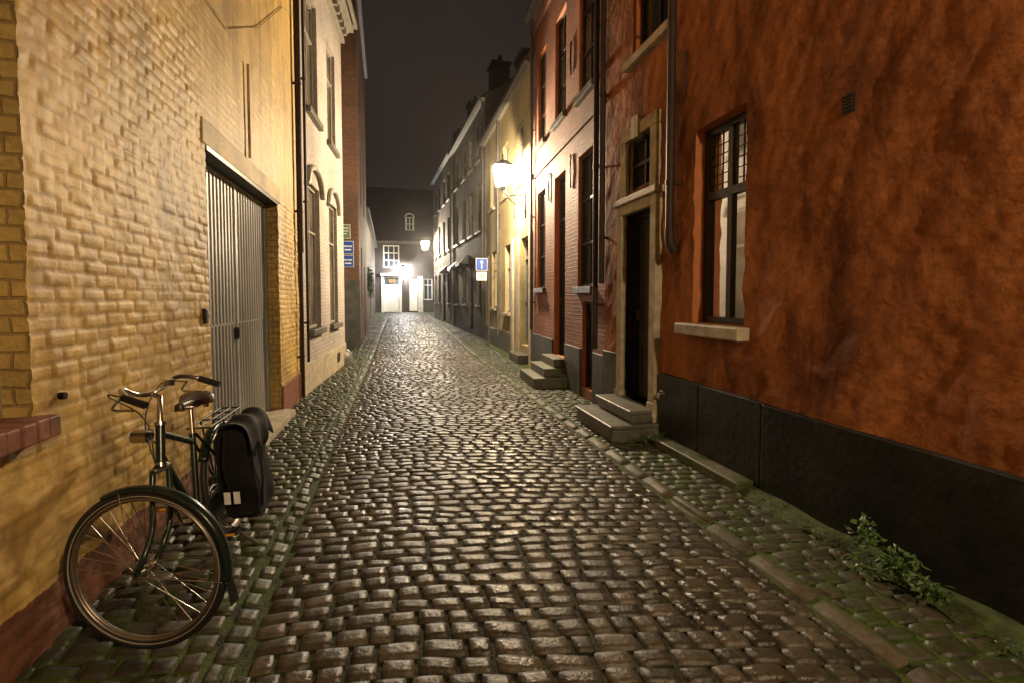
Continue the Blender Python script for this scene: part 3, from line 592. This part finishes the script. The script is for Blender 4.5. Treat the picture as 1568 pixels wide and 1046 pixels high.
# ================================================================ STREET LANTERNS
m_lglass=emis('lantern_glass',(1,.86,.62),18,True); m_bulb=emis('lamp_bulb',(1,.9,.72),60)
m_bulb2=emis('lamp_bulb_cool',(.95,.97,1),60)
def lantern(name,x,y,z,wx,wz,power,col,sc=1.0,wy=None,bulb=None):
    h=House(name,(x,y,z)); q=lambda a,b,c:(x+a*sc,y+b*sc,z+c*sc)
    r0,r1=.12,.19; zb,zt=-.22,.16
    c0=[(-r0,-r0),(r0,-r0),(r0,r0),(-r0,r0)]; c1=[(-r1,-r1),(r1,-r1),(r1,r1),(-r1,r1)]
    V=[q(a,b,zb) for a,b in c0]+[q(a,b,zt) for a,b in c1]
    h.add('glass_panes',m_lglass,V,[(0,1,5,4),(1,2,6,5),(2,3,7,6),(3,0,4,7)])
    ed=[[q(*c0[i],zb),q(*c1[i],zt)] for i in range(4)]+[[q(*c0[i],zb),q(*c0[(i+1)%4],zb)] for i in range(4)]+[[q(*c1[i],zt),q(*c1[(i+1)%4],zt)] for i in range(4)]
    tube('frame_bars',ed,.009*sc,m_iron,h.e,res=1)
    V=[q(a*1.1,b*1.1,zt+.01) for a,b in c1]+[q(a*.35,b*.35,zt+.13) for a,b in c1]+[q(0,0,zt+.17)]
    h.add('cap',m_iron,V,[(0,1,5,4),(1,2,6,5),(2,3,7,6),(3,0,4,7),(4,5,8),(5,6,8),(6,7,8),(7,4,8)])
    tube('finial',[q(0,0,zt+.16),q(0,0,zt+.27)],.018*sc,m_iron,h.e)
    h.add('base',m_iron,[q(a*.5,b*.5,zb-.01) for a,b in c0]+[q(a*.3,b*.3,zb-.09) for a,b in c0],[(0,1,5,4),(1,2,6,5),(2,3,7,6),(3,0,4,7),(4,5,6,7)])
    V=[];F=[];n=10
    for i in range(7):
        ph=math.pi*i/6
        for j in range(n): t=2*math.pi*j/n; V.append(q(.05*math.sin(ph)*math.cos(t),.05*math.sin(ph)*math.sin(t),-.02+.07*math.cos(ph)))
    for i in range(6):
        for j in range(n): F.append((i*n+j,i*n+(j+1)%n,(i+1)*n+(j+1)%n,(i+1)*n+j))
    h.add('bulb',bulb or m_bulb,V,F,smooth=True)
    wy=y if wy is None else wy
    A=Vector(q(0,0,zb-.08)); W=Vector((wx,wy,z+wz)); d=W-A; dn=Vector((d.x,d.y,0))
    tube('bracket_arm',[A,A+Vector((0,0,-.06)),A+dn*.25+Vector((0,0,-.13)),A+dn*.6+Vector((0,0,-.10)),Vector((W.x,W.y,A.z-.12))],.016,m_iron,h.e,cr=True)
    tube('bracket_brace',[A+dn*.15+Vector((0,0,-.12)),A+dn*.45+Vector((0,0,-.30)),A+dn*.75+Vector((0,0,-.33)),Vector((W.x,W.y,A.z-.55))],.013,m_iron,h.e,cr=True)
    sp=[]
    for c,rr,sg_ in ((.45,.10,1),(.75,.09,-1)):
        ce=A+dn*c+Vector((0,0,-.21)); sp.append([ce+dn.normalized()*(rr*(1-t/14)*math.cos(t*.75*sg_))+Vector((0,0,rr*(1-t/14)*math.sin(t*.75))) for t in np.linspace(0,12,40)])
    tube('scrollwork',sp,.009,m_iron,h.e)
    tube('wall_plate',[Vector((W.x,W.y,A.z-.02)),Vector((W.x,W.y,A.z-.65))],.025,m_iron,h.e)
    h.done()
    l=bpy.data.lights.new('lamp_light','POINT'); l.energy=power; l.color=col; l.shadow_soft_size=.09*sc
    o=bpy.data.objects.new('lamp_light',l); o.location=(x,y,z-.02); link(o,h.e)
    return h
lantern('street_lantern',2.44,11.35,4.42,3.0,-.75,3600,(1,.78,.50),sc=1.15)
lantern('street_lantern.001',1.62,30,4.75,2.24,-.7,4200,(1,.84,.60),sc=1.3)
lantern('street_lantern.002',.38,39.35,3.75,.38,-.6,2200,(.95,.97,1),wy=39.98,bulb=m_bulb2,sc=1.3)
lantern('street_lantern.003',2.10,-2.6,4.1,2.75,-.7,1350,(1,.76,.43))
# thin haze volume added for a soft lantern glow (homogeneous, forward-scattering)
mm=bpy.data.materials.new('lantern_glow_haze'); mm.use_nodes=True; t=mm.node_tree; t.nodes.remove(t.nodes['Principled BSDF'])
vs=t.nodes.new('ShaderNodeVolumeScatter'); vs.inputs['Density'].default_value=.00055; vs.inputs['Anisotropy'].default_value=.86; vs.inputs['Color'].default_value=(1,.97,.93,1)
t.links.new(vs.outputs[0],t.nodes['Material Output'].inputs['Volume'])
V=[(x,y,z) for x in (-4,6) for y in (4.5,44) for z in (-.6,11.5)]
mobj('haze',V,[(0,1,3,2),(4,6,7,5),(0,4,5,1),(2,3,7,6),(0,2,6,4),(1,5,7,3)],mm)

# ================================================================ GROUND
def crown(x): 
    x=np.asarray(x,float); t=np.clip((x-.65)/1.35,-1,1); return -.045*t*t+ .025*sm(1.34,1.46,abs(x-.65))
xs=np.array([-400,-60,-8,-2,-1.5,-1.2,-.9,-.81,-.75,-.69,-.5,-.3,-.1,.3,.65,1,1.3,1.5,1.75,1.99,2.05,2.11,2.2,2.5,2.8,8,60,400.]); ys=np.concatenate([[-400,-60,-9],np.arange(-4,42,1.0),[60,120,400]])
XX,YY=np.meshgrid(xs,ys,indexing='ij'); ZZ=gzy(YY)+crown(XX)-.017
n2=len(ys); I,J=np.meshgrid(range(len(xs)-1),range(n2-1),indexing='ij'); a=(I*n2+J).ravel()
mobj('ground',np.stack([XX,YY,ZZ],-1).reshape(-1,3).tolist(),np.stack([a,a+n2,a+n2+1,a+1],-1).tolist(),m_dirt,smooth=True)

def setts(name,x0,x1,y0,y1,rh,sw,skew,mat,jit=.004,gap=.012,swv=.3,zoff=0,wave=.05,flat=False,tilt=1.0):
    R=[]; y=y0
    while y<y1:
        h=rh*random.uniform(.84,1.16); x=x0-random.uniform(0,sw)
        while x<x1:
            w=sw*random.uniform(1-swv,1+swv); a=max(x,x0); c=min(x+w,x1)
            if c-a>.045: R.append(((a+c)/2,y+h/2,(c-a-gap)/2,(h-gap)/2*random.uniform(.90,1.0),random.uniform(-jit,jit),random.uniform(-1,1)*tilt,random.uniform(-1,1)*tilt,random.random()))
            x+=w
        y+=h
    R=np.array(R); e_=.90 if not flat else .97; k=np.array([-1,-e_,-.4,.4,e_,1]); TX,TY=np.meshgrid(k,k,indexing='ij'); TX=TX.ravel();TY=TY.ravel()
    ring=np.maximum(abs(TX),abs(TY)); th=np.where(ring>.99,-.026,np.where(ring>.8,-.0018 if not flat else -.001,0.0))
    cor=(abs(TX)>.8)&(abs(TY)>.8); px=np.where(cor,TX*(.96 if not flat else .99),TX); py=np.where(cor,TY*(.94 if not flat else .98),TY)
    th=np.where(cor&(ring<.99),th-.0015,th)
    n=len(R); X=R[:,0:1]+R[:,2:3]*px; Y=R[:,1:2]+R[:,3:4]*py
    rot=R[:,5:6]*.05; X2=X+ -(Y-R[:,1:2])*rot; Y2=Y+(X-R[:,0:1])*rot
    edge=.011*(fbm(X2*17,Y2*17,2)) if not flat else .004*fbm(X2*14,Y2*14,2)
    Z=th+R[:,4:5]+R[:,5:6]*.05*(X-R[:,0:1])+R[:,6:7]*.06*(Y-R[:,1:2])+(.009 if not flat else .003)*fbm(X2*24+3,Y2*24,3)
    Y3=Y2+skew*(X2-.65)+wave*2*fbm(X2*.9,Y2*.35,2)+edge; X3=X2+edge*.7
    Z=Z+gzy(Y3)+crown(X3)+zoff+.022*fbm(X3*1.3,Y3*.9,2)
    V=np.stack([X3,Y3,Z],-1).reshape(-1,3)
    q=np.array([(i*6+j,i*6+6+j,i*6+7+j,i*6+j+1) for i in range(5) for j in range(5)])
    F=(q[None]+36*np.arange(n)[:,None,None]).reshape(-1,4)
    return mobj(name,V.tolist(),F.tolist(),mat,smooth=True,attrs={'rnd':np.repeat(R[:,7],36)})
setts('cobbled_road',-.67,1.99,-1.5,39.3,.100,.152,-.17,m_sett,gap=.012,jit=.0035,tilt=1.0,swv=.34)
setts('gutter_setts',-.79,-.68,-1.5,39.3,.125,.115,0,m_side,zoff=-.002,wave=.01,gap=.012)
setts('left_pavement',-1.53,-.80,-1.5,39.3,.11,.15,-.10,m_side,zoff=.000,wave=.03,gap=.014)
setts('right_pavement',2.12,2.80,-1.5,39.3,.11,.15,-.14,m_side,zoff=-.005,wave=.03,gap=.018,jit=.005)
setts('kerb_stones',2.01,2.11,-1.5,39.3,.42,.5,0,m_kerb,jit=.006,wave=.0,flat=True,zoff=-.010,swv=.1,tilt=.6)

# ---------------------------------------------------------------- plants
def leaves(name,blobs,mat,size):
    V=[];F=[]
    for (c,r,n) in blobs:
        for i in range(n):
            d=rng.normal(size=3); d/=np.linalg.norm(d); p=np.array(c)+d*np.array(r)*rng.random()**.5
            u=rng.normal(size=3); u[2]*=.4; u/=np.linalg.norm(u); w=np.cross(u,[0,0,1]+rng.normal(size=3)*.5); w/=np.linalg.norm(w)+1e-6
            s=size*rng.uniform(.5,1.3); up=np.cross(w,u)*s*.15; o=len(V)
            V+= [tuple(p),tuple(p+u*s*.5+w*s*.36-up),tuple(p+u*s*1.1),tuple(p+u*s*.5-w*s*.36-up),tuple(p+u*s*.5+up*.5)]
            F+= [(o,o+1,o+4),(o+1,o+2,o+4),(o+2,o+3,o+4),(o+3,o,o+4)]
    return mobj(name,V,F,mat)
leaves('wall_weed',[((2.60,1.98,.09),(.08,.12,.08),120),((2.64,2.22,.13),(.07,.07,.11),90),((2.56,1.82,.06),(.09,.09,.05),70),((2.54,2.1,.03),(.12,.18,.03),60)],m_leaf,.038)
leaves('doorstep_weed',[((2.5,4.56,.05),(.1,.08,.05),90),((2.62,4.5,.07),(.07,.07,.06),50)],m_leaf,.028)
leaves('pavement_weeds',[((2.55,1.45,.02),(.06,.06,.02),40),((2.45,2.9,.01),(.05,.08,.02),25),((-1.2,6.9,.02),(.1,.2,.03),50),((-1.4,3.9,.02),(.05,.1,.02),25),((2.66,3.0,.02),(.04,.2,.02),40),((2.6,2.55,.01),(.08,.15,.015),50)],m_leaf,.018)
leaves('climbing_ivy',[((-1.33,24,2.4),(.16,.5,.6),500),((-1.33,25.2,1.9),(.12,.4,.4),200)],m_leaf,.10)
V=[];F=[];n=260
for i in range(n+1):
    y=-.5+5.1*i/n; w=.05+.14*float(vn(y*2.3,.3))+.07*float(vn(y*9,.7)); hh=.01+.035*float(vn(y*3.1,5.2))
    for k,(a,b) in enumerate(((0,1),(.35,.75),(.7,.3),(1,-.8))): V.append((2.742-w*a+.01*float(vn(y*20,k*3.)),y,-.004+hh*b))
for i in range(n):
    for k in range(3): F.append((i*4+k,i*4+4+k,i*4+5+k,i*4+1+k))
mobj('moss_strip',V,F,m_moss,smooth=True)

# ================================================================ BICYCLE
m_bframe=plain('bicycle_enamel',(.012,.022,.018),.25,.2,var=.1,bump=0); m_chrome=plain('chrome',(.5,.48,.44),.22,1,var=.1,bump=0)
m_rub=plain('tyre_rubber',(.012,.012,.012),.6,var=.2,bump=.2,bs=150); m_rim=plain('rim_alloy',(.30,.27,.23),.35,.9,var=.1,bump=0)
m_wall=plain('tyre_sidewall',(.30,.27,.22),.6,var=.1,bump=0); m_bag=plain('pannier_canvas',(.0055,.005,.0055),.8,var=.3,vs=9,bump=.6,bs=22,spec=.25)
m_saddle=plain('saddle_leather',(.04,.02,.013),.4,var=.2); m_refl=plain('reflective_patch',(.7,.7,.68),.35,var=.05,bump=0); m_amb=plain('amber_reflector',(.7,.3,.02),.3,var=.05,bump=0)
bk=House('parked_bicycle',(-1.0,2.95,0)); E=bk.e
f=Vector((-.974,.228,0)); w=Vector((.228,.974,0)); UP=Vector((0,0,1))
def wheel(c,f,n,up,pre):
    ring=lambda R,off=0:[c+f*(R*math.cos(a))+up*(R*math.sin(a))+n*off for a in np.linspace(0,2*math.pi,73)[:-1]]
    tube(pre+'_tyre',ring(.335),.018,m_rub,E,True,4); tube(pre+'_tyre_sidewall',[ring(.324,.0145),ring(.324,-.0145)],.0028,m_wall,E,True,1)
    tube(pre+'_rim',[ring(.310,.008),ring(.310,-.008),ring(.304)],.007,m_rim,E,True,2)
    sp=[]
    for i in range(36):
        a=2*math.pi*i/36; sd=1 if i%2 else -1; b=a+(1.3 if (i//2)%2 else -1.3)
        sp.append([c+n*(.03*sd)+(f*math.cos(b)+up*math.sin(b))*.022, c+(f*math.cos(a)+up*math.sin(a))*.304])
    tube(pre+'_spokes',sp,.0016,m_chrome,E,res=1); tube(pre+'_hub',[c-n*.045,c+n*.045],.017,m_chrome,E); tube(pre+'_hub_flanges',[[c-n*.032,c-n*.028],[c+n*.028,c+n*.032]],.028,m_chrome,E)
    tube(pre+'_axle',[c-n*.07,c+n*.07],.006,m_chrome,E)
def fender(c,f,n,up,a0,a1,pre,R=.362):
    V=[];F=[];N=40
    for i in range(N+1):
        a=math.radians(a0+(a1-a0)*i/N); d=f*math.cos(a)+up*math.sin(a)
        for o,r in ((-.027,-.014),(-.02,.0),(0,.006),(.02,0),(.027,-.014)): V.append(tuple(c+d*(R+r)+n*o))
    for i in range(N):
        for k in range(4): F.append((i*5+k,i*5+5+k,i*5+6+k,i*5+1+k))
    o=mobj(pre+'_mudguard',V,F,m_bframe,E,smooth=True); s=o.modifiers.new('s','SOLIDIFY'); s.thickness=.0025
cf=Vector((-1.02,2.40,.352)); wheel(cf,f,w,UP,'front'); fender(cf,f,w,UP,62,188,'front')
a=math.radians(188); d=f*math.cos(a)+UP*math.sin(a); b_=cf+d*.362
bk.add('mudflap',m_black,[tuple(b_-w*.025),tuple(b_+w*.025),tuple(b_+w*.03+Vector((.02,-.003,-.10))),tuple(b_-w*.03+Vector((.02,-.003,-.10)))],[(0,1,2,3)])
def L(x,y,z): return Vector((x-.075-.14*z,y,z))
fr_=Vector((0,-1,0)); nr=Vector((1,0,.14)).normalized(); ur=Vector((-.14,0,1)).normalized()
cr_=L(-.93,3.50,.352); wheel(cr_,fr_,nr,ur,'rear'); fender(cr_,fr_,nr,ur,35,195,'rear')
def A(z): return Vector((-.96-.13*(z-.35),2.40+.35*(z-.35),z))
tube('head_tube',[A(.76),A(.93)],.019,m_bframe,E); tube('headset',[[A(.75),A(.765)],[A(.925),A(.94)]],.024,m_chrome,E)
tube('fork',[[A(.76)+w*.0,A(.745)+w*.04,A(.70)+w*.052,A(.52)+w*.055,cf+Vector((.03,-.006,.07))+w*.056,cf+w*.057],[A(.76),A(.745)-w*.04,A(.70)-w*.052,A(.52)-w*.055,cf+Vector((.03,-.006,.07))-w*.056,cf-w*.057]],.0125,m_bframe,E,cr=True)
tube('fork_crown',[A(.742)-w*.05,A(.742)+w*.05],.016,m_chrome,E)
BB=L(-.93,3.02,.29); ST=L(-.93,3.15,.74); SP=L(-.93,3.19,.90)
tube('main_frame',[[A(.80),BB],[A(.89),L(-.93,3.13,.70)],[BB,ST]],.016,m_bframe,E)
tube('stays',[[BB+nr*s*.03,cr_+nr*s*.06] for s in(-1,1)]+[[ST+nr*s*.015,cr_+nr*s*.06] for s in(-1,1)],.008,m_bframe,E)
tube('seat_post',[ST,SP],.0135,m_chrome,E); tube('steering_stem',[A(.93),A(1.05),A(1.065)+f*.04],.0125,m_chrome,E)
C=A(1.065)+f*.04
hb=[C+w*(s*t)+f*q+UP*u for s,t,q,u in ((-1,.235,-.14,.0),(-1,.225,-.06,.03),(-1,.16,.01,.05),(-1,.07,.015,.01),(1,0,0,0),(1,.08,.015,.01),(1,.19,.01,.05),(1,.27,-.05,.03),(1,.28,-.13,.0))]
tube('handlebar',hb,.011,m_chrome,E,cr=True)
for s,o in ((-1,-.045),(1,0)):
    tube('handlebar_grip',[C+w*(s*(.273+o))-f*.05+UP*.028,C+w*(s*(.281+o))-f*.15-UP*.003],.0165,m_black,E)
    tube('brake_lever',[C+w*(s*(.23+o))-f*.01+UP*.02,C+w*(s*(.245+o))+f*.02-UP*.03,C+w*(s*(.245+o))-f*.07-UP*.035],.006,m_chrome,E,cr=True)
    tube('brake_cable',[C+w*(s*(.23+o))-f*.02+UP*.02,C+w*(s*.16)+f*.07+UP*.02,A(.95)+f*.07,A(.74)+f*.02],.003,m_black,E,cr=True)
tube('bell',[C+w*.12+UP*.02,C+w*.12+UP*.05],.024,m_chrome,E)
tube('headlamp',[A(.88)+f*.05,A(.88)+f*.07,A(.88)+f*.12],.032,m_chrome,E); tube('headlamp_lens',[A(.88)+f*.12,A(.88)+f*.127],.030,m_refl,E); tube('headlamp_bracket',[A(.84),A(.87)+f*.07],.007,m_chrome,E)
a=math.radians(75); fd=f*math.cos(a)+UP*math.sin(a)
tube('mudguard_stays',[[cf+w*.062,cf+fd*.36+w*.02],[cf-w*.062,cf+fd*.36-w*.02],[cf+w*.062,b_+w*.02],[cf-w*.062,b_-w*.02]],.0025,m_chrome,E)
V=[];F=[];sc_=SP+Vector((0,.0,.03)); N=12
for i in range(N+1):
    t=i/N; y=-.15+.28*t; hw=.022+.075*float(sm(.35,.9,t))*(1-.25*float(sm(.93,1,t))); top=.03+.022*float(sm(.5,1,t))
    for k in range(9):
        a=math.pi*k/8; V.append(tuple(sc_+Vector((-hw*math.cos(a),y,top*math.sin(a)**.6-.02 if 0<k<8 else -.035))))
for i in range(N):
    for k in range(8): F.append((i*9+k,i*9+9+k,i*9+10+k,i*9+1+k))
F.append(tuple(range(9))); F.append(tuple(N*9+k for k in range(9)))
mobj('saddle',V,F,m_saddle,E,smooth=True); tube('saddle_springs',[[sc_+Vector((s*.05,.09,-.06)),sc_+Vector((s*.05,.09,-.01))] for s in(-1,1)],.016,m_chrome,E); tube('saddle_rails',[[sc_+Vector((s*.02,-.12,-.02)),sc_+Vector((s*.03,.02,-.045)),sc_+Vector((s*.05,.09,-.03))] for s in(-1,1)],.004,m_chrome,E)
rz=.75
tube('rear_rack',[[L(-.93+o,3.24,rz),L(-.93+o,3.80,rz)] for o in(-.06,0,.06)]+[[L(-.99,y,rz),L(-.87,y,rz)] for y in (3.24,3.45,3.65,3.80)]+[[L(-.93+o,y,rz),cr_+nr*(o*.9)] for o in(-.065,.065) for y in (3.45,3.66)],.0055,m_black,E)
V=[]; 
for x in (.045,.06):
    for a,cy,r in [(t,0,.10) for t in np.linspace(math.pi/2,math.pi*1.5,9)]+[(t,.48,.055) for t in np.linspace(-math.pi/2,math.pi/2,9)]:
        V.append(tuple(BB+Vector((x,cy+(r*math.cos(a)),r*math.sin(a)+cy*.1))))
n=18; F=[tuple(range(n)),tuple(range(2*n-1,n-1,-1))]+[(i,(i+1)%n,n+(i+1)%n,n+i) for i in range(n)]
mobj('chain_case',V,F,m_black,E,bevel=.004)
tube('cranks',[[BB+nr*.07,BB+Vector((.085,.10,-.13))],[BB-nr*.07,BB+Vector((-.085,-.10,.13))]],.009,m_chrome,E); tube('bottom_bracket',[BB-nr*.07,BB+nr*.07],.018,m_chrome,E)
for q in (BB+Vector((.13,.10,-.13)),BB+Vector((-.13,-.10,.13))):
    V=[tuple(q+Vector((a*.045,b*.04,c*.012))) for a in(-1,1) for b in(-1,1) for c in(-1,1)]; bk.add('pedals',m_black,V,[(0,1,3,2),(4,6,7,5),(0,4,5,1),(2,3,7,6),(0,2,6,4),(1,5,7,3)],bevel=.006)
    V=[tuple(q+Vector((a*.035,-.041,c*.007))) for a in(-1,1) for c in(-1,1)]; bk.add('pedal_reflectors',m_amb,V,[(0,1,3,2)])
tube('kickstand',[L(-.90,3.12,.28),L(-.72,3.22,.02)],.008,m_chrome,E)
tube('rear_lamp',[cr_+ur*.30+Vector((0,.27,0)),cr_+ur*.30+Vector((0,.31,0))],.025,m_redbase,E)
bk.done()
def bag(x0,x1,nm,flap):
    y0,y1,z0,z1=3.14,3.56,.17,.75; nx,ny,nz=5,8,8; 
    def P(i,j,k):
        u=i/nx;v=j/ny;t=k/nz; tap=1.06-.20*t; bul=math.sin(math.pi*t)*.6+.4
        cx=(x0+x1)/2;cy=(y0+y1)/2; ax=(x1-x0)/2*bul**.3*(1.0 if t<.9 else .8); ay=(y1-y0)/2*tap
        rx=(u*2-1); ry=(v*2-1); 
        k_=1-.08*abs(rx*ry)
        p=Vector((cx+ax*rx*k_-.12*(z0+(z1-z0)*t)+.05, cy+ay*ry*k_, z0+(z1-z0)*t))
        nn=float(fbm(p.y*11+x0*50,p.z*7,3))*.085; p.x+=nn*(1 if rx>0 else -.3); p.y+=nn*(.9 if ry>0 else -.9); 
        if k==0: p.z+=.05*abs(ry)**3+.03*float(vn(p.y*8,p.x*9))
        return p
    idx={};V=[];F=[]
    def g(i,j,k):
        if (i,j,k) not in idx: idx[(i,j,k)]=len(V); V.append(tuple(P(i,j,k)))
        return idx[(i,j,k)]
    for j in range(ny):
        for k in range(nz):
            for i in (0,nx): F.append((g(i,j,k),g(i,j+1,k),g(i,j+1,k+1),g(i,j,k+1)))
    for i in range(nx):
        for k in range(nz):
            for j in (0,ny): F.append((g(i,j,k),g(i+1,j,k),g(i+1,j,k+1),g(i,j,k+1)))
        for j in range(ny):
            for k in (0,nz): F.append((g(i,j,k),g(i+1,j,k),g(i+1,j+1,k),g(i,j+1,k)))
    o=mobj(nm,V,F,m_bag,E,smooth=True); s=o.modifiers.new('s','SUBSURF'); s.levels=s.render_levels=2
    if flap:
        V=[];F=[]
        for i in range(13):
            y=3.10+.48*i/12
            for q,(x,z) in enumerate(((-.13,.765),(-.05,.785),(.02,.765),(.045,.69),(.055+.012*math.sin(i*1.7),.61+.04*math.sin(i*.8)))): V.append((x1+x-.055+.008*math.sin(i*1.3+q),y,z+.016*math.sin(i*1.1+q)))
        for i in range(12):
            for q in range(4): F.append((i*5+q,i*5+5+q,i*5+6+q,i*5+1+q))
        o=mobj('pannier_flap',V,F,m_bag,E,smooth=True); s=o.modifiers.new('s','SOLIDIFY'); s.thickness=.006; s=o.modifiers.new('b','SUBSURF'); s.levels=s.render_levels=2
bag(-.99,-.79,'pannier_bag',True)
V=[];F=[]
for x in (-.935,-.885):
    o=len(V); V+=[(x,3.098,.33),(x+.034,3.098,.33),(x+.028,3.102,.40),(x-.006,3.102,.40)]; F.append((o,o+1,o+2,o+3))
mobj('pannier_reflectors',V,F,m_refl,E)
tube('pannier_straps',[[(-.93,3.11,.74),(-.935,3.10,.55),(-.91,3.098,.42)],[(-.83,3.25,.74),(-.775,3.25,.5),(-.775,3.25,.25)]],.007,m_black,E,cr=True)
E.location=(E.location.x-.05,E.location.y-.06,E.location.z-.012)

# ================================================================ WORLD
wd=bpy.data.worlds.new('World'); scene.world=wd; wd.use_nodes=True; nt=wd.node_tree; bg=nt.nodes['Background']
tc=nt.nodes.new('ShaderNodeTexCoord'); no=nt.nodes.new('ShaderNodeTexNoise'); no.inputs['Scale'].default_value=1.6; no.inputs['Detail'].default_value=4
rp=nt.nodes.new('ShaderNodeValToRGB'); rp.color_ramp.elements[0].position=.3; rp.color_ramp.elements[0].color=(.013,.0095,.0073,1); rp.color_ramp.elements[1].position=.75; rp.color_ramp.elements[1].color=(.030,.021,.016,1)
nt.links.new(tc.outputs['Generated'],no.inputs['Vector']); nt.links.new(no.outputs['Fac'],rp.inputs['Fac']); nt.links.new(rp.outputs[0],bg.inputs['Color']); bg.inputs['Strength'].default_value=1.0

# ================================================================ CAMERA
cd=bpy.data.cameras.new('camera'); co=bpy.data.objects.new('camera',cd); scene.collection.objects.link(co)
cd.lens=17; cd.sensor_width=36; cd.shift_y=-.021; cd.clip_start=.05; cd.clip_end=2000
co.location=(0,0,1.5); co.rotation_euler=(math.radians(87.5),0,-TH); scene.camera=co
scene.view_settings.view_transform='Standard'; scene.view_settings.look='None'; scene.view_settings.exposure=0
